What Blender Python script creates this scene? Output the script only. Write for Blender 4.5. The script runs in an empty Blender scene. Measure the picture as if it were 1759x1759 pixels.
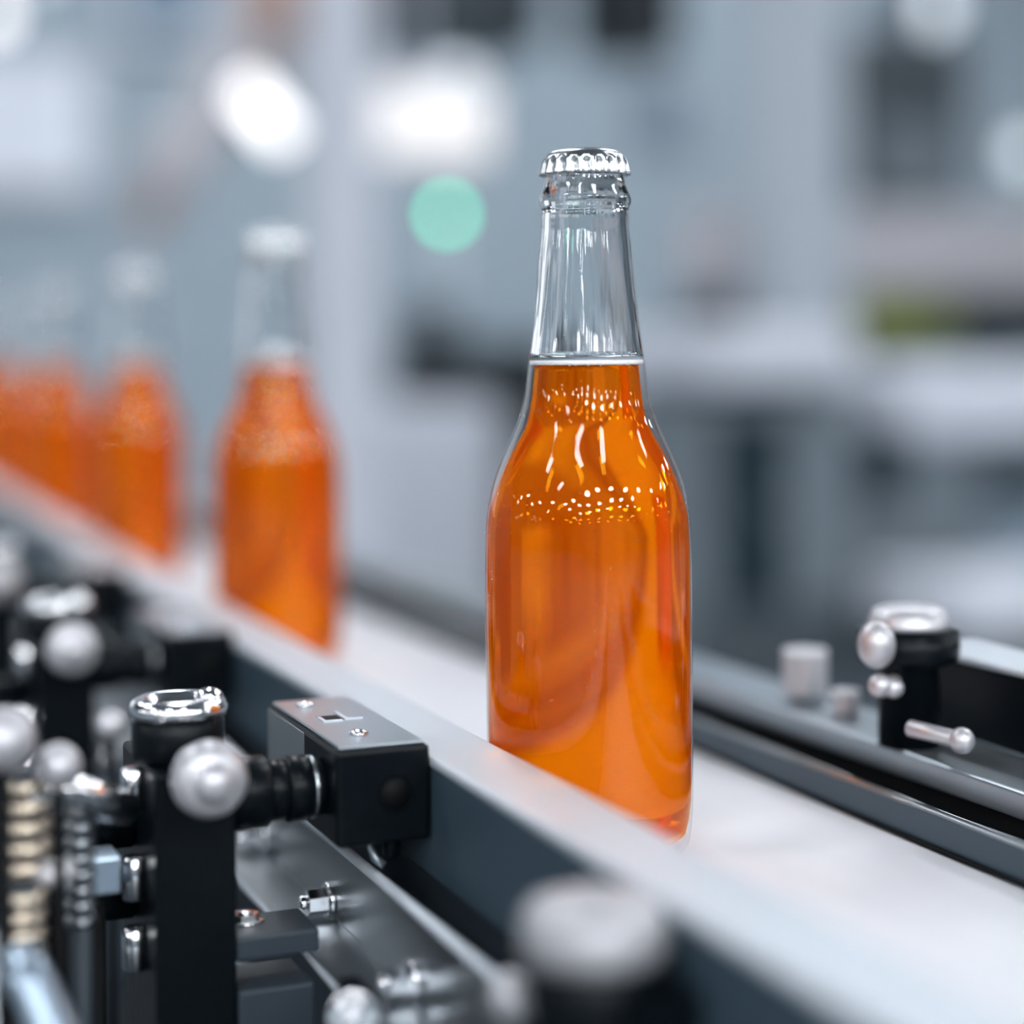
import bpy, bmesh, math, random
from mathutils import Vector, Matrix
random.seed(7)
sc = bpy.context.scene
col = sc.collection
PI = math.pi

# ------------------------------------------------------------------ camera frame
F, CX, PY = 3200.0, 879.5, 612.0
EYE = Vector((0, 0, 1.147))
TH, RHO = math.radians(21.72), math.radians(-0.5)
fwd = Vector((math.sin(TH), math.cos(TH), 0))
_r = Vector((math.cos(TH), -math.sin(TH), 0)); _u = Vector((0, 0, 1))
rgt = _r * math.cos(RHO) + _u * math.sin(RHO)
upv = -_r * math.sin(RHO) + _u * math.cos(RHO)
def ray(x, y): return rgt * ((x - CX) / F) - upv * ((y - PY) / F) + fwd
def atD(x, y, D): return EYE + ray(x, y) * D
def atX(x, y, X): d = ray(x, y); return EYE + d * (X / d.x)
def atY(x, y, Y): d = ray(x, y); return EYE + d * (Y / d.y)

cam_d = bpy.data.cameras.new('camera'); cam = bpy.data.objects.new('camera', cam_d); col.objects.link(cam)
M3 = Matrix((rgt, upv, -fwd)).transposed()
cam.matrix_world = Matrix.Translation(EYE) @ M3.to_4x4()
cam_d.sensor_width = 36; cam_d.lens = F / 1759 * 36
cam_d.shift_y = (PY - 879.5) / 1759
cam_d.clip_start = 0.01; cam_d.clip_end = 100
cam_d.dof.use_dof = True; cam_d.dof.focus_distance = 0.543; cam_d.dof.aperture_fstop = cam_d.lens / 25.0
sc.camera = cam

# ------------------------------------------------------------------ materials
MATS = {}
def nodes(name):
    m = bpy.data.materials.new(name); m.use_nodes = True
    nt = m.node_tree; nt.nodes.clear()
    out = nt.nodes.new('ShaderNodeOutputMaterial'); MATS[name] = m
    return m, nt, out
def pbr(name, c, rough=0.5, metal=0.0, spec=0.5, var=0.12, scale=60.0, bump=0.0, stretch=None, coat=0.0):
    """principled surface with procedural noise in colour and roughness"""
    m, nt, out = nodes(name)
    p = nt.nodes.new('ShaderNodeBsdfPrincipled'); nt.links.new(p.outputs[0], out.inputs[0])
    p.inputs['Metallic'].default_value = metal
    p.inputs['Specular IOR Level'].default_value = spec
    p.inputs['Coat Weight'].default_value = coat
    tc = nt.nodes.new('ShaderNodeTexCoord'); mp = nt.nodes.new('ShaderNodeMapping')
    nt.links.new(tc.outputs['Object'], mp.inputs[0])
    if stretch: mp.inputs['Scale'].default_value = stretch
    n = nt.nodes.new('ShaderNodeTexNoise'); n.inputs['Scale'].default_value = scale; n.inputs['Detail'].default_value = 4
    nt.links.new(mp.outputs[0], n.inputs['Vector'])
    mix = nt.nodes.new('ShaderNodeMix'); mix.data_type = 'RGBA'
    mix.inputs[6].default_value = (*[x * (1 - var) for x in c], 1); mix.inputs[7].default_value = (*[min(1, x * (1 + var)) for x in c], 1)
    nt.links.new(n.outputs[0], mix.inputs[0]); nt.links.new(mix.outputs[2], p.inputs['Base Color'])
    mr = nt.nodes.new('ShaderNodeMapRange'); mr.inputs[3].default_value = rough * 0.85; mr.inputs[4].default_value = min(1, rough * 1.15)
    nt.links.new(n.outputs[0], mr.inputs[0]); nt.links.new(mr.outputs[0], p.inputs['Roughness'])
    if bump:
        b = nt.nodes.new('ShaderNodeBump'); b.inputs['Strength'].default_value = bump; b.inputs['Distance'].default_value = 0.001
        nt.links.new(n.outputs[0], b.inputs['Height']); nt.links.new(b.outputs[0], p.inputs['Normal'])
    return m
def emit(name, c, s):
    m, nt, out = nodes(name)
    e = nt.nodes.new('ShaderNodeEmission'); e.inputs[0].default_value = (*c, 1); e.inputs[1].default_value = s
    nt.links.new(e.outputs[0], out.inputs[0]); return m

pbr('black_metal', (0.0022, 0.0042, 0.0062), 0.34, 0.0, 0.14, 0.3, 300, bump=0.05)
pbr('black_rubber', (0.003, 0.0036, 0.0045), 0.6, 0.0, 0.12)
pbr('slate_paint', (0.040, 0.064, 0.085), 0.42, 0.0, 0.4, 0.10, 40, stretch=(1, 0.1, 1))
pbr('dark_slate', (0.030, 0.042, 0.055), 0.5, 0.0, 0.35, 0.15, 40)
pbr('grey_anodised', (0.38, 0.43, 0.47), 0.30, 0.85, 0.5, 0.12, 120, stretch=(1, 0.15, 1))
pbr('grey_plate', (0.36, 0.40, 0.44), 0.30, 0.7, 0.5, 0.08, 120)
pbr('satin_aluminium', (0.55, 0.59, 0.64), 0.48, 0.35, 0.5, 0.06, 90, stretch=(1, 0.05, 1))
pbr('stainless', (0.33, 0.355, 0.375), 0.30, 1.0, 0.5, 0.10, 70, stretch=(1, 0.1, 1))
pbr('dull_steel', (0.44, 0.435, 0.455), 0.45, 0.5, 0.4, 0.05, 120)
pbr('pale_steel', (0.55, 0.54, 0.565), 0.40, 0.6, 0.5, 0.05, 120)
pbr('chrome', (0.86, 0.86, 0.88), 0.16, 1.0, 0.5, 0.04, 200)
pbr('silver_cap', (0.58, 0.60, 0.62), 0.25, 1.0, 0.5, 0.04, 400)
pbr('brass', (0.80, 0.69, 0.56), 0.38, 1.0, 0.5, 0.12, 200)
pbr('belt_white', (0.70, 0.705, 0.745), 0.42, 0.0, 0.5, 0.03, 25, stretch=(6, 0.6, 1))
pbr('blue_steel', (0.45, 0.55, 0.66), 0.3, 0.8, 0.5, 0.1, 50)
pbr('foam_white', (0.92, 0.92, 0.93), 0.5, 0.0, 0.5, 0.08, 1500, bump=0.4)
# room and background paints
pbr('floor_concrete', (0.14, 0.165, 0.185), 0.6, 0.0, 0.5, 0.12, 3)
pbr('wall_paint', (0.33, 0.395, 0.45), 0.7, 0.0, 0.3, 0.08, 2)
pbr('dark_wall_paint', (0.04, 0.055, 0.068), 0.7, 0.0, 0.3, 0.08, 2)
pbr('ceiling_paint', (0.16, 0.18, 0.20), 0.8, 0.0, 0.3, 0.06, 2)
pbr('pale_paint', (0.62, 0.64, 0.71), 0.45, 0.0, 0.4, 0.05, 6)
pbr('pale_blue_paint', (0.43, 0.475, 0.53), 0.45, 0.0, 0.4, 0.05, 6)
pbr('mid_grey_paint', (0.15, 0.18, 0.205), 0.5, 0.0, 0.4, 0.08, 6)
pbr('warm_grey_paint', (0.50, 0.48, 0.51), 0.5, 0.0, 0.4, 0.06, 6)
pbr('dark_machine', (0.055, 0.068, 0.080), 0.5, 0.0, 0.4, 0.15, 6)
pbr('navy_machine', (0.010, 0.024, 0.034), 0.5, 0.0, 0.2, 0.15, 6)
pbr('black_machine', (0.012, 0.018, 0.024), 0.5, 0.0, 0.4, 0.15, 6)
pbr('olive_plastic', (0.34, 0.38, 0.06), 0.5, 0.0, 0.4, 0.08, 10)
pbr('coral_paint', (0.44, 0.29, 0.24), 0.45, 0.0, 0.4, 0.08, 10)
emit('lamp_white', (0.91, 0.955, 1.0), 34)
emit('highbay_white', (0.93, 0.97, 1.0), 120)
emit('led_panel', (0.98, 0.97, 1.0), 1.4)
emit('led_round', (0.80, 0.90, 1.0), 2.2)
emit('tube_glow', (1.0, 0.98, 1.0), 3.5)
emit('green_signal', (0.05, 0.75, 0.42), 15)
emit('daylight', (0.76, 0.85, 1.0), 1.05)
emit('added_daylight', (0.88, 0.93, 1.0), 1.7)
emit('daylight_blue', (0.30, 0.50, 0.70), 0.55)
emit('screen_glow', (0.5, 0.66, 0.85), 0.45)

def clear_glass():
    m, nt, out = nodes('clear_glass')
    g = nt.nodes.new('ShaderNodeBsdfGlass'); g.inputs['IOR'].default_value = 1.5; g.inputs['Roughness'].default_value = 0
    g.inputs['Color'].default_value = (0.985, 0.99, 0.99, 1)
    n = nt.nodes.new('ShaderNodeTexNoise'); n.inputs['Scale'].default_value = 60; tc = nt.nodes.new('ShaderNodeTexCoord')
    mp = nt.nodes.new('ShaderNodeMapping'); mp.inputs['Scale'].default_value = (3, 3, 0.25)
    nt.links.new(tc.outputs['Object'], mp.inputs[0]); nt.links.new(mp.outputs[0], n.inputs['Vector'])
    b = nt.nodes.new('ShaderNodeBump'); b.inputs['Strength'].default_value = 0.15; b.inputs['Distance'].default_value = 0.002
    nt.links.new(n.outputs[0], b.inputs['Height']); nt.links.new(b.outputs[0], g.inputs['Normal'])
    nt.links.new(g.outputs[0], out.inputs[0])
def thin_glass(name, ior):
    """thin wall: the light goes straight through, Fresnel reflection on top (same on both sides)"""
    m, nt, out = nodes(name)
    geo = nt.nodes.new('ShaderNodeNewGeometry'); mi = nt.nodes.new('ShaderNodeMix'); mi.data_type = 'FLOAT'
    mi.inputs[2].default_value = ior; mi.inputs[3].default_value = 1 / ior
    nt.links.new(geo.outputs['Backfacing'], mi.inputs[0])
    fr = nt.nodes.new('ShaderNodeFresnel'); nt.links.new(mi.outputs[0], fr.inputs[0])
    t = nt.nodes.new('ShaderNodeBsdfTransparent'); t.inputs[0].default_value = (0.985, 0.985, 0.98, 1)
    g = nt.nodes.new('ShaderNodeBsdfGlossy'); g.inputs['Roughness'].default_value = 0.0
    n = nt.nodes.new('ShaderNodeTexNoise'); n.inputs['Scale'].default_value = 90; n.inputs['Detail'].default_value = 1
    b = nt.nodes.new('ShaderNodeBump'); b.inputs['Strength'].default_value = 0.08; b.inputs['Distance'].default_value = 0.002
    tc = nt.nodes.new('ShaderNodeTexCoord'); nt.links.new(tc.outputs['Object'], n.inputs['Vector'])
    nt.links.new(n.outputs[0], b.inputs['Height']); nt.links.new(b.outputs[0], g.inputs['Normal'])
    mx = nt.nodes.new('ShaderNodeMixShader'); nt.links.new(fr.outputs[0], mx.inputs[0])
    nt.links.new(t.outputs[0], mx.inputs[1]); nt.links.new(g.outputs[0], mx.inputs[2]); nt.links.new(mx.outputs[0], out.inputs[0])
def soda(name, haze, tint, body):
    m, nt, out = nodes(name)
    g = nt.nodes.new('ShaderNodeBsdfGlass'); g.inputs['IOR'].default_value = 1.34; g.inputs['Roughness'].default_value = 0.03
    g.inputs['Color'].default_value = (*tint, 1)
    d = nt.nodes.new('ShaderNodeBsdfDiffuse'); d.inputs[0].default_value = (*body, 1)
    t = nt.nodes.new('ShaderNodeBsdfTranslucent'); t.inputs[0].default_value = (*body, 1)
    m1 = nt.nodes.new('ShaderNodeMixShader'); m1.inputs[0].default_value = 0.15
    nt.links.new(d.outputs[0], m1.inputs[1]); nt.links.new(t.outputs[0], m1.inputs[2])
    m2 = nt.nodes.new('ShaderNodeMixShader'); m2.inputs[0].default_value = haze
    nt.links.new(g.outputs[0], m2.inputs[1]); nt.links.new(m1.outputs[0], m2.inputs[2]); nt.links.new(m2.outputs[0], out.inputs[0])
clear_glass(); thin_glass('thin_glass', 1.44); thin_glass('clear_drop', 1.45)
soda('orange_soda', 0.27, (1.0, 0.56, 0.02), (1.0, 0.175, 0.001))

# ------------------------------------------------------------------ mesh helpers
class MB:
    def __init__(s): s.bm = bmesh.new()
    def box(s, x0, x1, y0, y1, z0, z1, M=None):
        v = [s.bm.verts.new((x, y, z)) for z in (z0, z1) for y in (y0, y1) for x in (x0, x1)]
        if M is not None:
            for q in v: q.co = M @ q.co
        for f in ((0, 2, 3, 1), (4, 5, 7, 6), (0, 1, 5, 4), (1, 3, 7, 5), (3, 2, 6, 7), (2, 0, 4, 6)):
            s.bm.faces.new([v[i] for i in f])
        return s
    def lathe(s, prof, c=(0, 0, 0), axis=(0, 0, 1), n=32, smooth=True, fn=None):
        """prof = [(r, h)...] along axis from c; ends with r==0 close to a point"""
        q = Vector((0, 0, 1)).rotation_difference(Vector(axis).normalized()); c = Vector(c); rings = []
        for r, h in prof:
            if r < 1e-9: rings.append([s.bm.verts.new(c + q @ Vector((0, 0, h)))])
            else:
                ring = []
                for i in range(n):
                    a = 2 * PI * i / n; rr = fn(r, h, a) if fn else r
                    ring.append(s.bm.verts.new(c + q @ Vector((rr * math.cos(a), rr * math.sin(a), h))))
                rings.append(ring)
        for A, B in zip(rings, rings[1:]):
            for i in range(n):
                j = (i + 1) % n
                if len(A) == 1 and len(B) == 1: continue
                vs = [A[0], B[j], B[i]] if len(A) == 1 else ([A[i], A[j], B[0]] if len(B) == 1 else [A[i], A[j], B[j], B[i]])
                f = s.bm.faces.new(vs); f.smooth = smooth
        return s
    def cyl(s, p0, p1, r0, r1=None, n=32, smooth=True, bev=0.0):
        p0, p1 = Vector(p0), Vector(p1); L = (p1 - p0).length; r1 = r0 if r1 is None else r1
        b = bev
        if n < 10: smooth = False
        pr = [(0, 0)] + ([(r0 - b, 0), (r0, b), (r1, L - b), (r1 - b, L)] if b else [(r0, 0), (r1, L)]) + [(0, L)]
        s.lathe(pr, p0, p1 - p0, n, smooth); return s
    def sph(s, c, r, sc_=(1, 1, 1), n=24):
        k = n // 2
        before = len(s.bm.verts)
        pr = [(r * math.sin(PI * i / k), -r * math.cos(PI * i / k)) for i in range(k + 1)]
        pr[0] = (0, -r); pr[-1] = (0, r)
        s.bm.verts.ensure_lookup_table()
        s.lathe(pr, (0, 0, 0), (0, 0, 1), n)
        s.bm.verts.ensure_lookup_table()
        for v in s.bm.verts[before:]: v.co = Vector(c) + Vector((v.co.x * sc_[0], v.co.y * sc_[1], v.co.z * sc_[2]))
        return s
    def tube(s, pts, r, n=14):
        pts = [Vector(p) for p in pts]; rings = []
        for i, p in enumerate(pts):
            t = (pts[min(i + 1, len(pts) - 1)] - pts[max(i - 1, 0)]).normalized()
            q = Vector((0, 0, 1)).rotation_difference(t)
            rings.append([s.bm.verts.new(p + q @ Vector((r * math.cos(2 * PI * k / n), r * math.sin(2 * PI * k / n), 0))) for k in range(n)])
        for A, B in zip(rings, rings[1:]):
            for k in range(n):
                f = s.bm.faces.new([A[k], A[(k + 1) % n], B[(k + 1) % n], B[k]]); f.smooth = True
        s.bm.faces.new(list(reversed(rings[0]))); s.bm.faces.new(rings[-1]); return s
    def prism(s, pts, axis, a0, a1):
        """polygon pts (2D) extruded along axis 'x','y' or 'z' from a0 to a1"""
        mk = {'x': lambda p, a: (a, p[0], p[1]), 'y': lambda p, a: (p[0], a, p[1]), 'z': lambda p, a: (p[0], p[1], a)}[axis]
        A = [s.bm.verts.new(mk(p, a0)) for p in pts]; B = [s.bm.verts.new(mk(p, a1)) for p in pts]
        n = len(pts); s.bm.faces.new(A); s.bm.faces.new(list(reversed(B)))
        for i in range(n): s.bm.faces.new([A[i], B[i], B[(i + 1) % n], A[(i + 1) % n]])
        return s
    def build(s, name, mat, parent=None, bev=0.0, seg=2, origin=None, norm=True):
        me = bpy.data.meshes.new(name)
        if norm: bmesh.ops.recalc_face_normals(s.bm, faces=s.bm.faces[:])
        o = bpy.data.objects.new(name, me); col.objects.link(o)
        if parent is not None:
            off = Vector((0, 0, 0)); p = parent
            while p is not None: off += p.location; p = p.parent
            bmesh.ops.translate(s.bm, vec=-off, verts=s.bm.verts[:]); o.parent = parent
        else:
            if origin is None:
                cs = [v.co for v in s.bm.verts]
                origin = Vector(((min(c.x for c in cs) + max(c.x for c in cs)) / 2, (min(c.y for c in cs) + max(c.y for c in cs)) / 2, min(c.z for c in cs)))
            bmesh.ops.translate(s.bm, vec=-Vector(origin), verts=s.bm.verts[:]); o.location = origin
        s.bm.to_mesh(me); s.bm.free()
        for m in ([mat] if isinstance(mat, str) else mat): me.materials.append(MATS[m])
        if bev:
            md = o.modifiers.new('edge', 'BEVEL'); md.width = bev; md.segments = seg; md.limit_method = 'ANGLE'; md.angle_limit = math.radians(40)
        return o
def tag(o, label=None, cat=None, group=None, kind=None):
    if label: o['label'] = label
    if cat: o['category'] = cat
    if group: o['group'] = group
    if kind: o['kind'] = kind
    return o
def thing(name, label, cat, loc, group=None):
    o = bpy.data.objects.new(name, None); col.objects.link(o); o.location = loc; o.empty_display_size = 0.01
    return tag(o, label, cat, group)
def dup(root, delta, label=None):
    r = root.copy(); col.objects.link(r); r.location = root.location + Vector(delta)
    if label: r['label'] = label
    for ch in list(root.children):
        c = ch.copy(); col.objects.link(c); c.parent = r
        for g in list(ch.children):
            d = g.copy(); col.objects.link(d); d.parent = c
    return r
def bolt(parent, c, axis, r, h, name='bolt', mat='chrome', washer=True):
    """hex bolt head with a round washer"""
    c = Vector(c); a = Vector(axis).normalized(); m = MB()
    if washer: m.cyl(c, c + a * h * 0.25, r * 1.35, n=24, bev=h * 0.05)
    m.cyl(c + a * h * 0.2, c + a * h, r, r * 0.97, n=6)
    m.cyl(c + a * h * 0.95, c + a * h * 1.3, r * 0.55, n=16, bev=h * 0.08)
    return m.build(name, mat, parent, bev=r * 0.08)

# ------------------------------------------------------------------ the hall
XA, XB, YA, YB, ZC = -14.0, 14.0, -12.0, 9.0, 5.0
MB().box(XA, XB, YA, YB, -0.1, 0).build('floor', 'floor_concrete')['kind'] = 'structure'
MB().box(XA, XB, YA, YB, ZC, ZC + 0.1).build('ceiling', 'ceiling_paint')['kind'] = 'structure'
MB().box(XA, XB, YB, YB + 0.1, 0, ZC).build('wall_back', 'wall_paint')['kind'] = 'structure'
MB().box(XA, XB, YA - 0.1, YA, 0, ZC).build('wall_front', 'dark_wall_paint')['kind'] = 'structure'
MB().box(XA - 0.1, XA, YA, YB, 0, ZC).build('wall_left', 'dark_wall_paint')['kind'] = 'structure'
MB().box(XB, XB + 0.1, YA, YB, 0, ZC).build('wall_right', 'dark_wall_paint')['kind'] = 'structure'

def window(n, x0, x1, z0, z1, mat, nx=2):
    fr = MB(); t = 0.06
    fr.box(x0 - t, x0, YB - 0.08, YB, z0 - t, z1 + t).box(x1, x1 + t, YB - 0.08, YB, z0 - t, z1 + t)
    fr.box(x0, x1, YB - 0.08, YB, z0 - t, z0).box(x0, x1, YB - 0.08, YB, z1, z1 + t)
    for i in range(1, nx):
        xm = x0 + (x1 - x0) * i / nx; fr.box(xm - 0.02, xm + 0.02, YB - 0.07, YB, z0, z1)
    o = fr.build('window_%d' % n, 'pale_paint'); o['kind'] = 'structure'
    MB().box(x0, x1, YB - 0.03, YB - 0.01, z0, z1).build('window_pane', mat, o)
def wpx(n, px0, py0, px1, py1, mat, nx=2):
    a, b = atY(px0, py1, YB), atY(px1, py0, YB); window(n, a.x, b.x, a.z, b.z, mat, nx)
wpx(1, -420, 120, 140, 300, 'daylight', 4)
wpx(2, 225, -260, 335, 60, 'daylight_blue', 1)
wpx(3, -2100, -350, -560, 560, 'added_daylight', 5)  # added out of view, its glow brightens one side of the soda

# ceiling lamps: LED tube lamps and round high-bay lamps further off
def tube_lamp(x, y, L=1.3, w=0.50, ax=0):
    t = thing('ceiling_lamp', 'long white tube lamp on the hall ceiling, in a set for shoulder streaks and added background light', 'lamp', (x, y, ZC - 0.30), 'tube lamps on the hall ceiling')
    hx, hy = (L / 2, w / 2) if ax else (w / 2, L / 2); ox, oy = (L * .35, 0) if ax else (0, L * .35)
    h = MB().box(x - hx, x + hx, y - hy, y + hy, ZC - 0.24, ZC - 0.18)
    for q_ in (-1, 1): h.cyl((x + q_ * ox, y + q_ * oy, ZC - 0.18), (x + q_ * ox, y + q_ * oy, ZC), 0.008, n=10)
    h.build('housing', 'pale_paint', t)
    MB().box(x - hx * .95, x + hx * .95, y - hy * .95, y + hy * .95, ZC - 0.29, ZC - 0.24).build('diffuser', 'lamp_white', t, bev=0.015)
for cx_, cy_, ax in ((-4.7, -0.2, 1), (-2.0, -2.5, 0), (0.4, -2.9, 0), (-2.0, 2.9, 1), (3.4, 1.6, 1), (-5.6, -3.0, 1), (5.6, -1.2, 1),
                 (5.4, 2.6, 1), (0.8, 3.8, 0), (3.2, 4.6, 0), (5.8, 5.2, 0), (-1.6, 5.6, 0), (1.6, 6.8, 0), (4.4, 7.2, 0)):  # lamps above the machines are added, unseen, to light the background
    tube_lamp(cx_, cy_, ax=ax)
def highbay(x, y, r=0.36):
    t = thing('ceiling_lamp', 'round white high-bay lamp hanging from the hall ceiling, mirrored as a sparkle on the bottle', 'lamp', (x, y, ZC - 0.75), 'round high-bay lamps in the hall')
    MB().lathe([(0.0, 0.40), (0.05, 0.40), (0.06, 0.25), (r * 1.1, 0.06), (r * 1.15, 0.0), (r * 1.02, 0.0), (r * 1.0, 0.05), (0, 0.06)], (x, y, ZC - 0.75), n=28).cyl((x, y, ZC - 0.35), (x, y, ZC), 0.008, n=10).build('shade', 'mid_grey_paint', t)
    MB().lathe([(0, 0.0), (r * .7, 0.005), (r * .97, 0.03), (0, 0.035)], (x, y, ZC - 0.75), n=28).build('diffuser', 'highbay_white', t)
for yy, xs in ((-5.6, (-7, -5.2, -2.6, -0.8, 1.0, 3.2, 5.4)), (-7.6, (-7.5, -5.0, -3.4, -1.6, 0.6, 2.8, 5)), (-10.2, (-6.5, -4.2, -2.0, 0.3, 2.6, 4.8, 7))):
    for xx in xs: highbay(xx + random.uniform(-.3, .3), yy + random.uniform(-.3, .3))

for xx, yy in ((-8.5, -3.4), (-10.5, -1.0), (-12.5, -4.0), (-9.6, 2.2), (-12.4, 1.0), (-11.0, 4.4), (-13.0, 6.2), (8.6, -4.2), (10.6, -2.0), (12.6, -5.0), (9.8, 1.2), (12.4, -0.6), (11.2, 3.6), (13.0, 6.0)): highbay(xx, yy)

# ------------------------------------------------------------------ conveyor
BZ = 1.0
YN, YF = -0.10, 3.2
conv = thing('conveyor', 'bottle conveyor with a smooth white belt and dark side frames', 'conveyor', (0.255, 1.5, 0))
bl = MB(); n = 40
bl.box(0.188, 0.3225, YN, YF, BZ - 0.006, BZ).build('belt', 'belt_white', conv, bev=0.0008)
MB().box(0.176, 0.186, YN, YF, 0.90, BZ - 0.002).build('side_frame', 'dark_slate', conv, bev=0.001)
MB().box(0.324, 0.334, YN, YF, 0.90, BZ - 0.002).build('side_frame', 'dark_slate', conv, bev=0.001)
MB().box(0.187, 0.323, YN, YF, 0.93, BZ - 0.007).build('slider_bed', 'dark_slate', conv)
MB().box(-0.25, 0.175, YN, 1.6, 0.862, 0.8672).build('drip_tray', 'dark_slate', conv, bev=0.001)
for y in (0.12, 2.6):
    for x in (0.18, 0.33): MB().box(x - 0.02, x + 0.02, y - 0.02, y + 0.02, 0, 0.90).build('leg', 'grey_anodised', conv, bev=0.003)
for y in (0.12,): MB().box(-0.25, -0.21, y - 0.02, y + 0.02, 0, 0.862).build('leg', 'grey_anodised', conv, bev=0.003)

# guide rail on the camera side: dark slate face with a satin aluminium top strip
RZ = 1.035
rl = thing('guide_rail', 'slate guide rail with pale satin top running in front of the bottles', 'guide rail', (0.182, 1.5, 1.0))
MB().box(0.171, 0.1930, YN, YF, 1.0015, RZ - 0.003).build('rail_body', 'slate_paint', rl, bev=0.0006)
MB().box(0.1705, 0.1938, YN, YF, RZ - 0.003, RZ).build('top_strip', 'satin_aluminium', rl, bev=0.0012, seg=3)

# far side: low kick strip beside the belt, then the far rail set back behind a dark slot
fr = thing('guide_rail', 'dark far guide rail with a grey top surface, behind the white belt', 'guide rail', (0.345, 1.5, 1.0))
MB().box(0.334, 0.3345, YN, YF, 1.0, 1.0135).box(0.3345, 0.360, YN, YF, 1.0, 1.0125).build('rail_web', 'black_rubber', fr)
MB().box(0.332, 0.362, YN, YF, 1.0125, 1.021).build('rail_cap', 'grey_anodised', fr, bev=0.0012, seg=3)
ks = thing('kick_strip', 'low slate steel strip with a bright upper edge along the far belt side', 'edge strip', (0.32, 1.5, 1.0))
MB().box(0.3180, 0.3215, YN, YF, 1.0002, 1.0105).build('strip', 'slate_paint', ks, bev=0.0004)
MB().cyl((0.31975, YN, 1.0107), (0.31975, YF, 1.0107), 0.0013, n=14).build('upper_edge', 'stainless', ks)
MB().cyl((0.3172, YN, 1.0012), (0.3172, YF, 1.0012), 0.0008, n=12).build('seal_bead', 'black_rubber', ks)

# stainless angle strip bolted under the near rail
an = thing('angle_strip', 'stainless angle strip with hex bolts below the slate guide rail', 'metal strip', (0.15, 0.55, 0.976))
YS0 = 0.22
MB().prism([(0.1410, 0.9765), (0.1585, 0.9765), (0.1585, 1.0005), (0.1568, 1.0005), (0.1568, 0.9782), (0.1410, 0.9782)], 'y', YS0, 1.25).build('angle', 'stainless', an, bev=0.0004)
MB().cyl((0.1580, YS0, 1.0003), (0.1580, 1.25, 1.0003), 0.0016, n=16).build('upper_highlight', 'satin_aluminium', an)  # bright bar added as the highlight along the leaf's top edge
MB().cyl((0.1408, YS0, 0.9768), (0.1408, 0.93, 0.9768), 0.0011, n=16).build('lower_highlight', 'satin_aluminium', an)  # pale bar put in for the glint on the flange edge
for y in (0.4665, 0.545, 0.626, 0.707, 0.788):
    b = bolt(an, (0.1568, y, 0.9828), (-1, 0, 0), 0.0042, 0.0080)
    MB().cyl((0.1585, y, 0.9828), (0.1752, y, 0.9828), 0.0045, n=20).build('spacer', 'black_metal', an)
p = atX(880, 1712, 0.1500)
MB().sph(p, 0.0056, n=24).cyl(p, (0.1570, p.y, p.z), 0.0026, n=16).build('end_knob', 'pale_steel', an)
# second thin plate lower down
bc = atD(604, 1742, 0.462)
lp = thing('lug_bracket', 'small dark lug with a hex bolt at the bottom edge, beside the stainless strip', 'bracket', (bc.x, bc.y, 0.8675))
MB().box(bc.x + 0.001, 0.1392, bc.y + 0.002, bc.y + 0.016, bc.z - 0.014, bc.z + 0.004).box(bc.x + 0.001, bc.x + 0.005, bc.y + 0.004, bc.y + 0.014, 0.8675, bc.z - 0.013).build('lug', 'black_metal', lp, bev=0.0006)
bolt(lp, bc + Vector((0.001, 0.002, -0.001)), (-0.35, -1, 0.1), 0.0048, 0.0080)

# ------------------------------------------------------------------ bottles
H = 0.2083
def zy(y): return (1460 - y) * (H / (1460 - 257))
S = H / 1203.0
OUT = [(0, 0.0020), (0.020, 0.0012), (0.0250, 0.0), (0.0278, 0.0009), (0.0293, 0.0035), (0.0300, 0.0080), (0.0305, 0.016)]
OUT += [(hw * S, zy(y)) for y, hw in ((1275, 176.6), (1040, 177.3), (950, 177), (900, 175.5), (875, 173), (850, 168.5), (825, 162), (800, 153.5), (775, 142.8),
        (750, 131), (725, 120), (700, 112), (680, 107), (650, 103), (622, 100), (570, 93), (500, 86), (434, 80), (392, 76), (374, 75.5), (365, 74.5), (361, 75), (356, 76.5),
        (351, 79), (345, 79.5), (338, 77.5), (325, 71.5), (312, 68), (303, 66.5), (285, 66.5), (272, 64), (268, 58))]
def dense(prof, step):
    """monotone-ish Catmull-Rom resampling of an (r, z) profile"""
    res = []
    for i in range(len(prof) - 1):
        p0, p1, p2, p3 = prof[max(i - 1, 0)], prof[i], prof[i + 1], prof[min(i + 2, len(prof) - 1)]
        d = math.hypot(p2[0] - p1[0], p2[1] - p1[1]); k = max(1, int(d / step))
        for j in range(k):
            t = j / k
            res.append(tuple(0.5 * (2 * b + (c - a) * t + (2 * a - 5 * b + 4 * c - d_) * t * t + (3 * b - a - 3 * c + d_) * t ** 3) for a, b, c, d_ in zip(p0, p1, p2, p3)))
    res.append(prof[-1]); return res
OUTD = dense(OUT, 0.0018); OUTD[0] = (0, OUTD[0][1])
ZL = zy(627.5)
def r_out(z):
    best = None
    for a, b in zip(OUTD[6:], OUTD[7:]):
        if a[1] <= z <= b[1] and b[1] > a[1]: return a[0] + (b[0] - a[0]) * (z - a[1]) / (b[1] - a[1])
    return OUTD[-1][0]
def wall_t(z):
    y = 1460 - z / S
    def st(a, b, t): t = max(0, min(1, (t - a) / (b - a))); return t * t * (3 - 2 * t)
    return 0.0006 + 0.0014 * st(900, 800, y) + 0.0010 * math.exp(-((y - 735) / 45) ** 2)   # thicker in the shoulder
BX, BY = 0.2255, 0.5063
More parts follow.
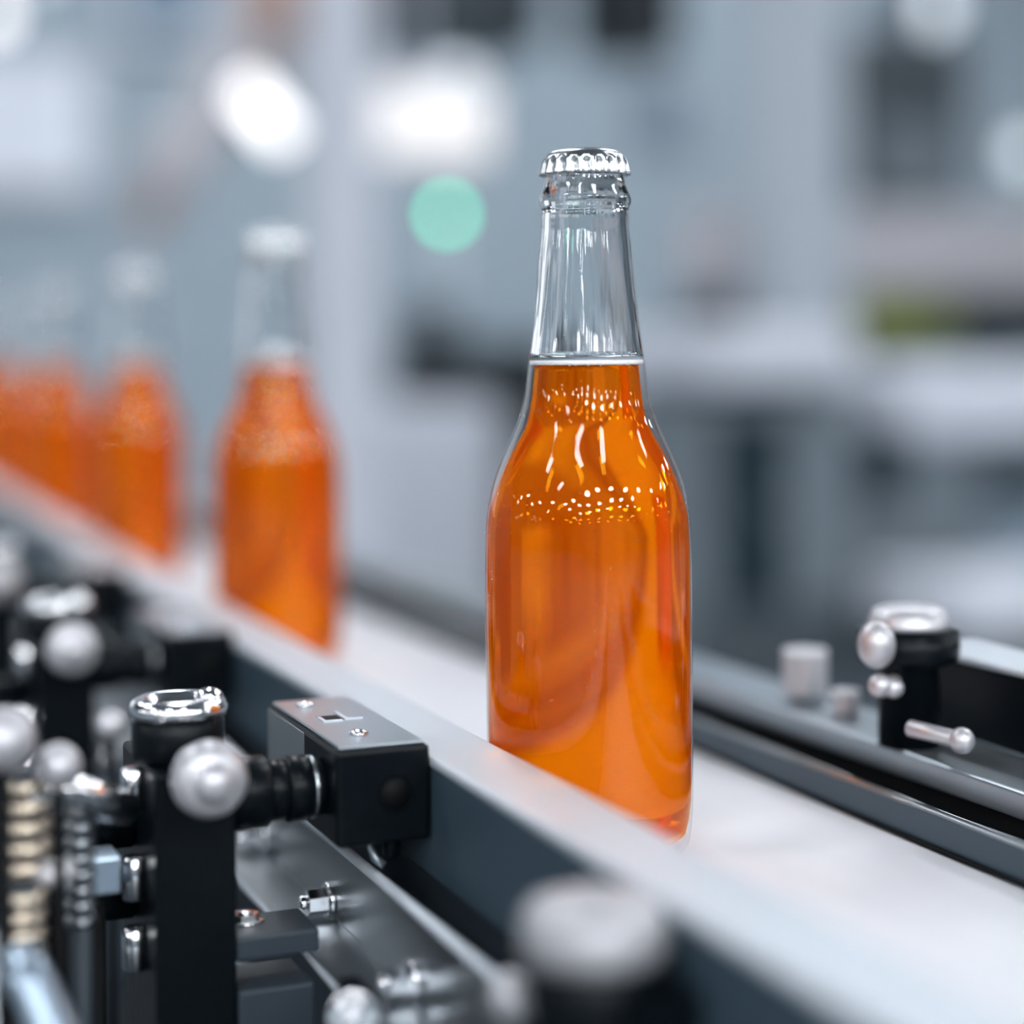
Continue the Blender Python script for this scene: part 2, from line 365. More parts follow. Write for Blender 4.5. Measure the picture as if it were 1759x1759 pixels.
def make_bottle():
    c = Vector((BX, BY, BZ))
    root = thing('bottle', 'sharp clear glass bottle of orange soda with silver crown cap, nearest on the belt', 'bottle', c, 'bottles of orange soda in a row on the belt')
    m = MB(); ZS = ZL + 0.0026
    lo = [p for p in OUTD if p[1] < ZS - 0.0004] + [(r_out(ZS), ZS)]
    m.lathe(lo, c, n=112)
    for f in m.bm.faces: f.material_index = 0
    k = len(m.bm.faces)
    hi = [(r_out(ZS), ZS)] + [p for p in OUTD if p[1] > ZS + 0.0004]
    inner = []; z = hi[-1][1] - 0.0005
    zt = zy(360)
    while z > ZS:
        ro = r_out(min(z, zt)) if z > zt else r_out(z)
        inner.append((ro - 0.0024 if z < zt else min(ro, r_out(zt)) - 0.0026, z)); z -= 0.0015
    inner.append((r_out(ZS) - 0.0024, ZS))
    m.lathe(hi + inner, c, n=112)
    m.bm.faces.ensure_lookup_table()
    for f in m.bm.faces[k:]: f.material_index = 1
    k2 = len(m.bm.faces); m.lathe([(r_out(ZS) - 0.0024, ZS), (r_out(ZS), ZS)], c, n=112)
    m.bm.faces.ensure_lookup_table()
    for f in m.bm.faces[k2:]: f.material_index = 0
    bmesh.ops.remove_doubles(m.bm, verts=m.bm.verts[:], dist=1e-6)
    g = m.build('glass', ['thin_glass', 'clear_glass'], root, norm=True)
    # soda
    lq = []; 
    for r, z in OUTD:
        if 0.004 < z < ZL: lq.append((r - wall_t(z), z))
    prof = [(0, 0.0038), (0.019, 0.0040), (0.026, 0.0045), (0.0283, 0.0062), (0.0292, 0.0100)] + [p for p in lq if p[1] > 0.014] + [(r_out(ZL) - wall_t(ZL), ZL), (0, ZL)]
    MB().lathe(prof, c, n=112).build('soda', 'orange_soda', root)
    rf = r_out(ZL) - 0.0005
    fm = MB().lathe([(0, ZL + 0.0002), (rf, ZL + 0.0002), (rf, ZL + 0.0015), (rf - 0.001, ZL + 0.0013), (0, ZL + 0.0012)], c, n=64)
    for i in range(130):
        a = random.uniform(0, 2 * PI); q = random.uniform(0.90, 0.985) * rf; fm.sph(c + Vector((q * math.cos(a), q * math.sin(a), ZL + random.uniform(0.0002, 0.0011))), random.uniform(0.0002, 0.0005), n=8)
    tag(fm.build('foam', 'foam_white', root), 'thin white foam ring on top of the orange soda')
    # crown cap, 21 flutes
    NF = 21
    pr = [(0, zy(257)), (30 * S, zy(257.2)), (46 * S, zy(258.3)), (57 * S, zy(261)), (64 * S, zy(265)), (69.5 * S, zy(270)), (73 * S, zy(275)), (75 * S, zy(279)), (76.3 * S, zy(284)), (77.8 * S, zy(292)), (79.5 * S, zy(300)), (79.3 * S, zy(302)), (77 * S, zy(302.5)), (72 * S, zy(299)), (68 * S, zy(290)), (67 * S, zy(280)), (60 * S, zy(268)), (0, zy(264))]
    zt_, zb_ = zy(273), zy(302)
    def flute(r, h, a):
        if r < 66 * S: return r
        w = max(0, min(1, (zt_ - h) / (zt_ - zb_)))
        s_ = math.cos(NF * a); s_ = math.copysign(abs(s_) ** 0.55, s_)
        return r - 0.00125 * (min(1, w * 3.5)) * (0.5 - 0.5 * s_)
    cap = MB().lathe(pr, c, n=NF * 10, fn=flute).build('crown_cap', 'silver_cap', root)
    tag(cap, 'silver fluted crown cap')
    # droplets added on the shoulder for lamp glints, and bubbles inside, too many to count
    cd = MB()
    def nrm(z):
        e = 0.0004; dr = (r_out(z + e) - r_out(z - e)) / (2 * e); l = math.hypot(1, dr); return 1 / l, -dr / l
    for i in range(330):
        if random.random() < 0.6: y = random.gauss(868, 24)
        else: y = random.gauss(702, 11)
        y = max(680, min(915, y)); z = zy(y); a = random.uniform(0, 2 * PI)
        r = random.uniform(0.00018, 0.00042) * (1.5 if random.random() < .12 else 1)
        nr, nz = nrm(z); ro = r_out(z) + 0.00002
        cd.sph(c + Vector((ro * math.cos(a), ro * math.sin(a), z)), r, (1, 1, random.uniform(1.0, 1.7)), n=10)
    tag(cd.build('glint_droplets', 'clear_drop', root), 'fine droplets added to stand in for lamp reflections on the bottle shoulder', kind='stuff')
    bb = MB(); 
    for i in range(90):
        k = random.random()
        if k < 0.6: y, off = random.uniform(985, 1210), random.gauss(6, 10)
        elif k < .8: y, off = random.uniform(940, 1340), random.gauss(40, 25)
        else: y, off = random.uniform(900, 1400), random.uniform(-90, 110)
        z = zy(y); ri = r_out(z) - wall_t(z)
        sx = off * S; ang = math.asin(max(-.95, min(.95, sx / ri)))
        d = (-fwd * math.cos(ang) + _r * math.sin(ang)) * (ri + 0.0001)
        bb.sph(c + Vector((d.x, d.y, z)), random.uniform(0.0002, 0.00055), n=10)
    tag(bb.build('bubbles', 'clear_drop', root), 'tiny gas bubbles clinging inside the glass', kind='stuff')
    return root
b0 = make_bottle()
LB = ['out-of-focus orange soda bottle with crown cap, second from the sharp bottle', 'blurred orange soda bottle, third in the row on the belt', 'blurred orange soda bottle, fourth in the row on the belt',
      'very blurred orange soda bottle, fifth in the row at the frame edge', 'very blurred orange soda bottle, last of the row and farthest away']
LB[0] = 'out-of-focus orange soda bottle with crown cap, next behind the sharp bottle'
for i, l in enumerate(LB): dup(b0, (0, 0.37 * (i + 1) - 0.004 * (i + 1), 0), l)

# ------------------------------------------------------------------ near-side clamp posts
def clamp_post(label, dy=0.0):
    x0, x1, y0, y1 = 0.0945, 0.1165, 0.497, 0.547
    t = thing('clamp_post', label, 'clamp post', (0.105, 0.52, 0.868), 'black clamp posts along the near rail')
    MB().box(x0, x1, y0, y1, 0.868, 1.036).build('post', 'black_metal', t, bev=0.0012)
    c = Vector((0.1050, 0.5175, 0))
    MB().cyl(c + Vector((0, 0, 1.036)), c + Vector((0, 0, 1.0475)), 0.0128, n=40, bev=0.0008).build('neck', 'black_metal', t)
    cp = MB().lathe([(0, 0.0035), (0.0065, 0.0035), (0.0075, 0.0030), (0.0085, 0.0052), (0.0108, 0.0056), (0.0128, 0.0046), (0.0136, 0.0028), (0.0134, 0.0008), (0.0125, 0), (0, 0)], c + Vector((0, 0, 1.0475)), n=48)
    cp = cp.build('chrome_cap', 'chrome', t)
    MB().sph(c + Vector((0.0085, -0.001, 1.0525)), 0.0036, (1.1, 1.1, 0.7), n=20).build('grease_nipple', 'chrome', cp)
    # hand knob facing -Y
    kn = MB().lathe([(0, -0.001), (0.0030, -0.0006), (0.0046, 0.0008), (0.0052, 0.0030), (0.0064, 0.0030), (0.0084, 0.0040), (0.0096, 0.0066), (0.0099, 0.0100), (0.0090, 0.0140), (0.0055, 0.0160), (0.0050, 0.030), (0, 0.030)], (0.1045, 0.4672, 1.0385), (0, 1, 0), n=40)
    tag(kn.build('hand_knob', 'pale_steel', t), 'round chrome hand knob')
    # side bushings on the -X face
    for z in (1.0290, 1.0045, 0.9850):
        bu = MB().cyl((x0 - 0.0024, 0.5150, z - 0.0058), (x0 - 0.0024, 0.5150, z + 0.0058), 0.0036, n=24, bev=0.0006).build('bushing', 'chrome', t)
    # rods to the left
    for z in (1.0150, 0.9950): MB().cyl((x0, 0.530, z), (x0 - 0.030, 0.530, z), 0.0058, n=28, bev=0.0008).build('side_rod', 'black_metal', t)
    # stepped fitting to the rail block
    yc, zc = 0.5080, 1.0265
    ft = MB().cyl((x1, yc, zc), (0.1275, yc, zc), 0.0100, n=40, bev=0.0007)
    ft.cyl((0.1270, yc, zc), (0.1325, yc, zc), 0.0084, n=40, bev=0.0005).cyl((0.1322, yc, zc), (0.1392, yc, zc), 0.0092, n=40, bev=0.0009).cyl((0.1390, yc, zc), (0.1440, yc, zc), 0.0078, n=40)
    ft = ft.build('fitting', 'black_metal', t)
    MB().cyl((0.1395, yc, zc), (0.1412, yc, zc), 0.0088, n=40, bev=0.0003).build('lock_ring', 'stainless', ft)
    # rail block
    bk = MB().box(0.1432, 0.1702, 0.4916, 0.5680, 1.0125, 1.0390).build('rail_block', 'black_metal', t, bev=0.0012)
    bore = MB().lathe([(0.0050, 0.0004), (0.0050, -0.0004), (0.0044, -0.0005), (0.0043, 0.0002), (0, 0.0002)], (0.1600, 0.4914, 1.0262), (0, -1, 0), n=36).build('bore', 'black_rubber', bk)
    tp = MB().box(0.1445, 0.1690, 0.4935, 0.5670, 1.0390, 1.0400).build('cover_plate', 'grey_plate', bk, bev=0.0004)
    for (sx, sy) in ((0.1545, 0.5080), (0.1520, 0.5560)):
        MB().lathe([(0, 0.0014), (0.0015, 0.0014), (0.0027, 0.0008), (0.0028, 0), (0, 0)], (sx, sy, 1.0400), n=24).build('cover_screw', 'chrome', bk)
    gm = MB().box(0.1500, 0.1560, 0.5285, 0.5300, 1.0400, 1.0404).box(0.1500, 0.1512, 0.5300, 0.5360, 1.0400, 1.0404).box(0.1570, 0.1582, 0.5300, 0.5420, 1.0400, 1.0404).box(0.1582, 0.1625, 0.5300, 0.5312, 1.0400, 1.0404)
    gm.build('slot_marks', 'satin_aluminium', bk)
    MB().box(0.1502, 0.1566, 0.5300, 0.5375, 1.0400, 1.0402).build('slot', 'black_rubber', bk)
    MB().box(0.1428, 0.1432, 0.5250, 0.5660, 1.0150, 1.0382).build('side_panel', 'grey_plate', bk)
    MB().cyl((0.1620, 0.502, 1.0125), (0.1620, 0.502, 1.0060), 0.0026, n=20, bev=0.0006).build('pin', 'black_metal', bk)
    MB().tube([(0.1560, 0.503, 1.0125), (0.1562, 0.503, 1.0090), (0.1572, 0.502, 1.0060), (0.1595, 0.501, 1.0040)], 0.0012).build('cable_clip', 'grey_anodised', bk)
    # feet arms towards the stainless strip
    MB().box(x1, 0.1400, 0.4990, 0.5205, 0.9828, 0.9892).build('foot_arm', 'dark_slate', t, bev=0.0008)
    bolt(t, (0.1228, 0.514, 0.9892), (0, 0, 1), 0.0040, 0.0022, name='arm_screw')
    MB().box(x1, 0.1380, 0.4965, 0.5200, 0.905, 0.9755).build('foot_block', 'dark_slate', t, bev=0.0010)
    return t
cp0 = clamp_post('black clamp post with chrome cap and knob, in focus beside the sharp bottle')
cp0['label'] = 'tall black clamp post with chrome cap and knob, holding the sharp block on the rail'
dup(cp0, (0, 0.235, 0), 'blurred black clamp post behind the sharper one, beside the second bottle')
dup(cp0, (0, 0.47, 0), 'very blurred black clamp post at the left frame edge, last of the near row')

# foreground clamp right under the lens
fk = atD(1020, 1590, 0.38)
fg = thing('rail_clamp', 'large out-of-focus clamp with a round silver cap, in front of the rail at bottom', 'clamp', (fk.x, fk.y, 1.0045))
MB().cyl((fk.x, fk.y, 1.0045), (fk.x, fk.y, fk.z - 0.006), 0.0135, n=36, bev=0.001).box(fk.x, 0.1705, fk.y - 0.018, fk.y + 0.012, 1.0050, fk.z - 0.010).build('clamp_body', 'black_metal', fg)
MB().lathe([(0, 0.0086), (0.0020, 0.0086), (0.0024, 0.0062), (0.0080, 0.0060), (0.0130, 0.0048), (0.0150, 0.0020), (0.0154, -0.0030), (0.0146, -0.0060), (0, -0.0060)], fk, n=44).build('silver_cap', 'dull_steel', fg)

# ------------------------------------------------------------------ left-hand adjusters: threaded brass studs, nuts, rods
def stud(px, py0, py1, D, r, label, mat, nrings, name='threaded_stud'):
    a, b = atD(px, py1, D), atD(px, py0, D); x, y = (a.x + b.x) / 2, (a.y + b.y) / 2
    t = thing(name, label, 'threaded stud', (x, y, 0.868))
    MB().cyl((x, y, 0.868), (x, y, b.z), r * 0.72, n=24).build('core', 'dark_slate', t)
    h = (b.z - a.z) / nrings
    for i in range(nrings):
        z = a.z + h * i
        MB().lathe([(0, 0), (r * .8, 0), (r, h * .18), (r, h * .55), (r * .8, h * .72), (0, h * .72)], (x, y, z), n=28).build('ring', mat, t)
    return t
stud(42, 1325, 1500, 0.468, 0.0068, 'pale brass stud of stacked rings at the lower left edge', 'brass', 5)
stud(38, 1520, 1645, 0.456, 0.0058, 'darker brass stud of rings just below the pale ringed stud', 'brass', 4)
stud(138, 1375, 1590, 0.480, 0.0040, 'slim grey stacked stud between the brass stud and black post', 'stainless', 8)
def ball(px, py, D, rpx, label, sc_=(1, 1, 1), mat='chrome', drop=None):
    c = atD(px, py, D); r = rpx * D / F
    t = thing('ball_knob', label, 'knob', (c.x, c.y, 0.868))
    MB().sph(c, r, sc_, n=28).build('ball', mat, t)
    MB().cyl((c.x, c.y, 0.868), (c.x, c.y, c.z - r * sc_[2] * 0.8), r * 0.24, n=20).build('stem', 'black_rubber', t)
    return t
ball(5, 1272, 0.450, 56, 'pale round chrome knob cut by the left frame edge', mat='pale_steel')
ball(100, 1316, 0.462, 40, 'blurred chrome knob above the slim grey stud', mat='pale_steel')
ball(95, 1500, 0.466, 34, 'small bright knob between the brass ringed studs and the slim grey stud', (1.15, 1.0, 0.8), mat='pale_steel')
ball(190, 1245, 0.640, 27, 'small pale knob peeking out behind the black post cap', mat='pale_steel')
# chrome elbow lever over the slim stud
lv = thing('lever', 'curved chrome lever joining the ringed stud to the black post', 'lever', atD(130, 1380, 0.474))
MB().tube([atD(60, 1362, 0.470), atD(95, 1352, 0.471), atD(135, 1362, 0.474), atD(175, 1378, 0.482), atD(215, 1388, 0.50)], 0.0046, n=18).build('arm', 'chrome', lv)
MB().sph(atD(60, 1362, 0.470), 0.0062, n=20).build('hub', 'chrome', lv)
# pale hose at the bottom left
hs = MB().tube([atD(28, 1640, 0.44), atD(60, 1700, 0.435), atD(100, 1790, 0.43), atD(150, 1900, 0.42)], 0.0055, n=20)
tag(hs.build('tube_rail', 'blue_steel'), 'pale blue steel tube slanting down at the bottom left corner', 'tube')
c = atD(3, 1500, 0.46)
MBx = MB().cyl((c.x - 0.001, c.y, 0.868), (c.x - 0.001, c.y, 1.006), 0.0026, n=20)
tag(MBx.build('guide_rod', 'satin_aluminium'), 'upright pale metal rod at the very left edge of the frame', 'rod')
c = atD(172, 1500, 0.505)
MBx = MB().box(c.x - 0.006, c.x + 0.005, c.y - 0.004, c.y + 0.010, c.z - 0.005, c.z + 0.005)
bb_ = thing('bracket_block', 'small blue grey bracket block left of the black post', 'bracket', (c.x, c.y, 0.8675))
MBx.build('block', 'blue_steel', bb_, bev=0.0006)
MB().cyl((c.x, c.y + 0.003, 0.8675), (c.x, c.y + 0.003, c.z - 0.005), 0.002, n=16).build('stem', 'black_rubber', bb_)

# ------------------------------------------------------------------ far-side clamp on the right
q = atD(1560, 1040, 0.60)
rp = thing('clamp_post', 'blurred black clamp post with chrome cap on the far rail, right of the bottle', 'clamp post', (q.x, q.y, 1.021), 'black clamp posts on the far rail')
MB().lathe([(0, 0.021 + 1.0), (0.0100, 1.021), (0.0096, 1.046), (0.0150, 1.048), (0.0162, 1.0500), (0.0162, 1.0580), (0, 1.0590)], (q.x, q.y, 0), n=40).build('post', 'black_metal', rp)
MB().lathe([(0, 1.0655), (0.0090, 1.0653), (0.0116, 1.0642), (0.0130, 1.0600), (0.0130, 1.0585), (0, 1.0585)], (q.x, q.y, 0), n=44).build('chrome_cap', 'pale_steel', rp)
k = atD(1506, 1108, 0.585)
MB().sph(k, 0.0060, (1, 1, 1.25), n=24).cyl(k, (q.x, q.y, k.z), 0.003, n=14).build('side_knob', 'pale_steel', rp)
k = atD(1512, 1178, 0.585)
MB().sph(k + Vector((0, 0, 0)), 0.0038, n=20).sph(atD(1535, 1182, 0.585), 0.0032, n=20).cyl(k, (q.x, q.y, k.z), 0.0022, n=12).build('lower_screw', 'pale_steel', rp)
bm_ = thing('support_beam', 'dark rectangular beam resting on the far rail at the right edge', 'beam', (0.375, 0.40, 1.021))
MB().box(q.x + 0.022, q.x + 0.046, 0.15, q.y + 0.028, 1.0210, 1.0455).build('beam', 'black_metal', bm_, bev=0.001)
MB().box(q.x + 0.0215, q.x + 0.0465, 0.15, q.y + 0.029, 1.0455, 1.0475).build('top_edge', 'satin_aluminium', bm_, bev=0.0006)
def rail_bolt(px, py, D, rpx, hpx, label):
    c = atX(px, py, D); D = (c - EYE).dot(fwd); r = rpx * D / F; h = hpx * D / F
    t = thing('standing_bolt', label, 'bolt', (c.x, c.y, 1.021))
    MB().cyl((c.x, c.y, 1.021), (c.x, c.y, c.z - h * .4), r * .55, n=20).build('shank', 'stainless', t)
    MB().cyl((c.x, c.y, c.z - h * .5), (c.x, c.y, c.z + h * .5), r, n=6).build('head', 'pale_steel', t, bev=r * .12)
rail_bolt(1383, 1153, 0.349, 44, 76, 'large blurred silver bolt standing on the far rail, left of the black post')
rail_bolt(1452, 1205, 0.347, 28, 40, 'smaller silver bolt between the large one and the black post')
a, b = atD(1560, 1250, 0.575), atD(1668, 1276, 0.562)
a.z = max(a.z, 1.0255); b.z = max(b.z, 1.0245)
rd = thing('clevis_pin', 'short silver pin with a bright end lying on the far rail below the post', 'pin', ((a.x + b.x) / 2, (a.y + b.y) / 2, 1.021))
dv = (b - a).normalized()
MB().cyl(a, b, 0.0026, n=20, bev=0.0005).build('shaft', 'pale_steel', rd)
MB().sph(b - dv * 0.003, 0.0040, n=20).build('pin_head', 'pale_steel', rd)

# ------------------------------------------------------------------ factory background (real machines a few metres away)
def pbox(px0, py0, px1, py1, Y, dep, mat, name, parent=None, to_floor=False, bev=0.01):
    a, b = atY(px0, py1, Y), atY(px1, py0, Y)
    return MB().box(a.x, b.x, Y, Y + dep, 0.0 if to_floor else a.z, b.z).build(name, mat, parent, bev=bev)
def pthing(px, py, Y, name, label, cat, floor=False, group=None):
    a = atY(px, py, Y); return thing(name, label, cat, (a.x, Y, 0 if floor else a.z), group)

# pale column left of the sharp bottle
t = pthing(595, 900, 4.0, 'support_column', 'tall pale grey column behind the second bottle', 'column', True)
a, b = atY(545, 0, 4.0), atY(648, 0, 4.0)
MB().box(a.x, b.x, 4.0, 4.13, 0.015, ZC).build('shaft', 'pale_paint', t, bev=0.008)
MB().box(a.x - .05, b.x + .05, 3.95, 4.18, 0, 0.015).build('base_plate', 'mid_grey_paint', t)
# machine frame with column, crossbar and dark panels on the right
t = pthing(1390, 900, 4.0, 'machine_frame', 'pale machine frame of an upright and a long crossbar right of the bottle', 'frame', True)
a, b = atY(1322, 0, 4.0), atY(1458, 0, 4.0)
MB().box(a.x, b.x, 4.0, 4.16, 0, ZC).build('upright', 'pale_blue_paint', t, bev=0.01)
a, b = atY(1205, 500, 4.17), atY(2300, 378, 4.17)
MB().box(a.x, b.x, 4.17, 4.30, a.z, b.z).build('crossbar', 'warm_grey_paint', t, bev=0.01)
t = pthing(1565, 330, 4.4, 'display_cabinet', 'dark grey cabinet hung behind the frame at upper right', 'cabinet')
pbox(1475, 60, 1665, 335, 4.4, 0.3, 'dark_machine', 'body', t); pbox(1500, 215, 1650, 330, 4.39, 0.012, 'mid_grey_paint', 'door', t, bev=0.003)
a = atY(1570, 60, 4.55); MB().cyl((a.x, 4.55, a.z), (a.x, 4.55, ZC), 0.03, n=16).build('hanger', 'dark_machine', t)
t = pthing(1620, 590, 4.5, 'shelf_unit', 'dark horizontal shelf unit under the long crossbar', 'shelf', True)
pbox(1472, 505, 1900, 588, 4.62, 0.3, 'dark_machine', 'back_panel', t)
a, b = atY(1472, 590, 4.4), atY(1900, 580, 4.4)
MB().box(a.x, b.x, 4.38, 4.92, a.z - 0.03, a.z).build('shelf_board', 'dark_machine', t, bev=0.004)
for x in (a.x + .06, b.x - .06):
    for y in (4.42, 4.88): MB().box(x - .02, x + .02, y - .02, y + .02, 0, a.z - 0.03).build('leg', 'dark_machine', t)
x0, x1, zt2 = atY(1525, 560, 4.42).x, atY(1640, 560, 4.42).x, atY(1580, 505, 4.42).z
st_ = MB().box(x0, x1, 4.42, 4.58, a.z + 0.0005, zt2).build('storage_box', 'olive_plastic', bev=0.008)
tag(st_, 'olive yellow box standing on the dark shelf under the crossbar', 'box')
t = pthing(1265, 575, 4.19, 'sensor_box', 'small dark box under the crossbar, just right of the bottle neck', 'box')
a, b = atY(1192, 580, 4.19), atY(1335, 505, 4.19)
MB().box(a.x, b.x, 4.18, 4.29, a.z, b.z).build('casing', 'dark_machine', t, bev=0.006)
zb = atY(1205, 500, 4.17).z
MB().box((a.x + b.x) / 2 - .02, (a.x + b.x) / 2 + .02, 4.20, 4.27, b.z, zb - 0.0005).build('mount', 'dark_machine', t)
# right machines
t = pthing(1340, 1100, 3.3, 'packing_machine', 'blue grey machine with a pale hood and tall dark door, right of the bottle', 'machine', True)
pbox(1190, 690, 1470, 1130, 3.3, 0.5, 'mid_grey_paint', 'body', t, True); pbox(1225, 560, 1485, 668, 3.24, 0.5, 'pale_paint', 'hood', t, bev=0.03)
pbox(1240, 668, 1470, 692, 3.32, 0.42, 'mid_grey_paint', 'neck', t)
d = pbox(1240, 715, 1352, 1045, 3.287, 0.014, 'navy_machine', 'door', t, bev=0.004)
pbox(1330, 850, 1338, 900, 3.264, 0.023, 'mid_grey_paint', 'door_handle', d, bev=0.003)
pbox(1200, 1035, 1470, 1200, 3.262, 0.037, 'dark_machine', 'kick_plate', t, bev=0.003)
t = pthing(1620, 1100, 3.45, 'filling_machine', 'grey machine with a pale rounded top and dark windows at the right edge', 'machine', True)
pbox(1478, 770, 1950, 1010, 3.45, 0.26, 'mid_grey_paint', 'body', t); pbox(1560, 625, 1950, 765, 3.40, 0.33, 'pale_paint', 'hood', t, bev=0.04)
pbox(1452, 745, 1560, 865, 3.43, 0.2, 'navy_machine', 'side_window', t, bev=0.01)
pbox(1690, 800, 1900, 862, 3.43, 0.02, 'navy_machine', 'window', t, bev=0.004); pbox(1712, 872, 1850, 965, 3.43, 0.02, 'screen_glow', 'screen', t, bev=0.004)
pbox(1500, 1010, 1900, 1600, 3.45, 0.24, 'mid_grey_paint', 'plinth', t, True)
t = pthing(1760, 1130, 2.95, 'side_table', 'pale table top behind the clamp post at the right edge', 'table', True)
a, b = atY(1655, 1010, 2.95), atY(2100, 1010, 2.95)
MB().box(a.x, b.x, 2.95, 3.30, a.z - 0.10, a.z).build('table_top', 'pale_paint', t, bev=0.01)
for x in (a.x + 0.05, b.x - 0.05): MB().box(x - .025, x + .025, 3.0, 3.05, 0, a.z - 0.10).build('leg', 'mid_grey_paint', t)
t = thing('dark_refraction_tank', 'large dark cylindrical tank on three legs added out of view at the right to darken the soda refraction', 'tank', (4.6, 3.0, 0))  # unseen tank, added so the soda refracts something dark
MB().cyl((4.6, 3.0, 0.3), (4.6, 3.0, 3.2), 0.75, n=48, bev=0.08).build('vessel', 'dark_machine', t)
for a_ in (0.5, 2.6, 4.7): MB().cyl((4.6 + .6 * math.cos(a_), 3.0 + .6 * math.sin(a_), 0), (4.6 + .6 * math.cos(a_), 3.0 + .6 * math.sin(a_), 0.35), 0.05, n=16).build('leg', 'dark_machine', t)
# pale cabinet between the second and the first bottle
t = pthing(745, 1000, 4.3, 'control_cabinet', 'pale lilac control cabinet between the second bottle and the sharp bottle', 'cabinet', True)
pbox(655, 690, 865, 1100, 4.3, 0.5, 'pale_paint', 'body', t, True, bev=0.02)
pbox(668, 720, 850, 1080, 4.288, 0.012, 'pale_paint', 'door', t, bev=0.004)
cab_top = atY(700, 690, 4.3).z
a = atY(742, 690, 4.5)
t = thing('motor_unit', 'small dark motor unit on top of the pale control cabinet', 'motor', (a.x, 4.5, cab_top))
z1 = atY(742, 520, 4.5).z
MB().box(a.x - .085, a.x + .085, 4.42, 4.60, cab_top, cab_top + (z1 - cab_top) * .55).build('base', 'black_machine', t, bev=0.01)
MB().cyl((a.x, 4.5, cab_top + (z1 - cab_top) * .5), (a.x, 4.5, z1), 0.07, n=28, bev=0.01).build('motor', 'dark_machine', t)
a = atY(768, 368, 4.7)
t = thing('signal_lamp', 'small round green signal lamp glowing above the control cabinet', 'signal lamp', (a.x, 4.7, cab_top))
MB().cyl((a.x, 4.7, cab_top), (a.x, 4.7, a.z - 0.02), 0.012, n=16).build('pole', 'pale_paint', t)
MB().sph((a.x, 4.7, a.z), 0.018, n=20).build('lens', 'green_signal', t)
o = pbox(838, 585, 960, 785, 4.9, 0.3, 'black_machine', 'pump_housing'); 
t = pthing(890, 785, 4.9, 'pump', 'dark pump housing just left behind the sharp bottle', 'pump', True); o.parent = t; o.location = o.location - t.location; o.name = 'housing'
a = atY(888, 785, 4.9); MB().box(a.x - .04, a.x + .04, 5.0, 5.1, 0, a.z).build('stand', 'dark_machine', t)
# overhead boxes
t = pthing(800, 70, 5.2, 'overhead_duct', 'grey overhead duct at the top, left of the bottle neck', 'duct')
pbox(665, -200, 940, 65, 5.2, 0.4, 'dark_machine', 'duct_body', t, bev=0.02)
a = atY(800, -200, 5.4); MB().cyl((a.x, 5.4, a.z), (a.x, 5.4, ZC), 0.03, n=16).build('hanger', 'dark_machine', t)
t = pthing(1110, 80, 4.8, 'speaker_box', 'near-black box hanging at the top right of the bottle cap', 'box')
pbox(1055, -150, 1172, 82, 4.8, 0.3, 'black_machine', 'casing', t); a = atY(1110, -150, 4.95); MB().cyl((a.x, 4.95, a.z), (a.x, 4.95, ZC), 0.02, n=16).build('hanger', 'dark_machine', t)
t = pthing(1138, 280, 5.0, 'monitor', 'pale blue panel display hanging right above the bottle cap', 'monitor')
pbox(1085, 135, 1192, 275, 5.0, 0.05, 'pale_blue_paint', 'panel', t); pbox(1098, 150, 1180, 262, 4.99, 0.012, 'screen_glow', 'screen', t, bev=0.003)
a = atY(1138, 135, 5.02); MB().cyl((a.x, 5.025, a.z), (a.x, 5.025, ZC), 0.015, n=16).build('hanger', 'mid_grey_paint', t)
a, b = atY(1286, 205, 4.6), atY(1312, 205, 4.6)
tag(MB().box(a.x, b.x, 4.6, 4.64, a.z, ZC).build('drop_pipe', 'dark_machine', bev=0.004), 'thin dark vertical pipe left of the pale machine frame upright', 'pipe')
# lamps in view
t = pthing(720, 265, 4.25, 'work_light', 'bright white rectangular work light left of the bottle cap', 'lamp')
pbox(590, 140, 850, 150, 4.25, 0.1, 'pale_paint', 'housing', t); pbox(585, 152, 845, 262, 4.24, 0.06, 'led_panel', 'light_panel', t, bev=0.01)
a = atY(720, 140, 4.3); MB().cyl((a.x, 4.3, a.z), (a.x, 4.3, ZC), 0.015, n=14).build('hanger', 'pale_paint', t)
def round_lamp(px, py, Y, rpx, mat, label):
    c = atY(px, py, Y); D = (c - EYE).dot(fwd); r = rpx * D / F
    t = thing('hanging_lamp', label, 'lamp', c)
    MB().sph(c, r, n=24).build('globe', mat, t)
    MB().cyl(c + Vector((0, 0, r * .9)), (c.x, c.y, ZC), 0.01, n=12).build('cord', 'pale_paint', t)
round_lamp(782, 140, 6.2, 34, 'led_round', 'soft bluish globe lamp just above the work light')
round_lamp(1600, 12, 5.2, 36, 'led_round', 'bright bluish globe lamp at the top right corner')
round_lamp(-12, 25, 6.5, 26, 'tube_glow', 'white globe lamp cut by the top left frame edge')
round_lamp(72, -45, 6.8, 16, 'led_round', 'dim globe lamp at the top edge beside the white corner lamp')
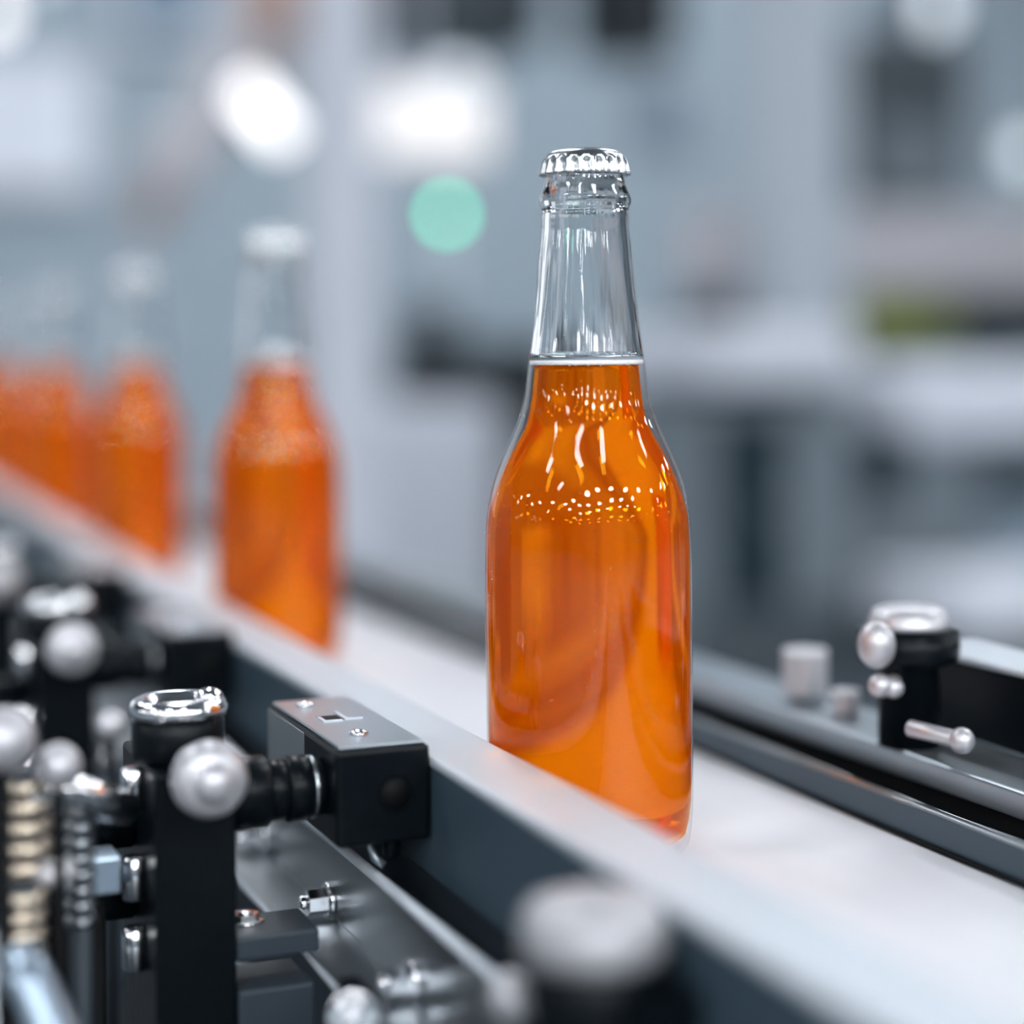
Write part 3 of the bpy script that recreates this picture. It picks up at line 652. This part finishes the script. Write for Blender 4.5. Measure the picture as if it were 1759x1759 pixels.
round_lamp(1762, 262, 5.0, 26, 'led_round', 'small globe lamp at the right frame edge')
c0, c1 = atD(418, 148, 5.2), atD(490, 238, 5.2)
t = thing('tube_light', 'slanting white tube light above the second bottle', 'lamp', (c0 + c1) / 2)
MB().cyl(c0, c1, 0.042, n=20, bev=0.01).build('tube', 'tube_glow', t)
MB().cyl(c0 + Vector((0, .04, .03)), (c0.x, c0.y + .04, ZC), 0.008, n=10).build('hanger', 'pale_paint', t)
# robot arm
t = pthing(250, 400, 5.6, 'robot_arm', 'dull coral jointed robot arm slanting across the upper left', 'robot arm', True)
def pt(x, y): return atY(x, y, 5.6)
j = [pt(500, -60), pt(440, 90), pt(300, 280), pt(245, 400)]
MB().cyl(j[0], j[1], 0.125, 0.10, n=28, bev=0.01).build('upper_arm', 'coral_paint', t)
MB().cyl(j[1], j[2], 0.10, 0.08, n=28, bev=0.01).build('forearm', 'warm_grey_paint', t)
MB().cyl(j[2], j[3], 0.05, 0.04, n=24, bev=0.008).build('wrist', 'coral_paint', t)
for i, r in ((1, 0.12), (2, 0.10)): MB().cyl(j[i] + Vector((0, -0.09, 0)), j[i] + Vector((0, 0.09, 0)), r, n=28, bev=0.01).build('joint', 'warm_grey_paint', t)
MB().cyl(j[0], (j[0].x, j[0].y, ZC), 0.08, n=28).build('mast', 'warm_grey_paint', t)

# ------------------------------------------------------------------ world, colour management
w = bpy.data.worlds.new('hall_air'); sc.world = w; w.use_nodes = True
w.node_tree.nodes['Background'].inputs[0].default_value = (0.6, 0.75, 0.95, 1); w.node_tree.nodes['Background'].inputs[1].default_value = 0.3
vs = sc.view_settings; sc.display_settings.display_device = 'sRGB'; vs.view_transform = 'Standard'; vs.look = 'None'; vs.gamma = 1; vs.use_curve_mapping = False; vs.exposure = -0.31
cy = sc.cycles
cy.max_bounces = 20; cy.transmission_bounces = 16; cy.transparent_max_bounces = 24; cy.diffuse_bounces = 4; cy.glossy_bounces = 6
cy.sample_clamp_indirect = 30; cy.use_denoising = True; cy.blur_glossy = 0.3
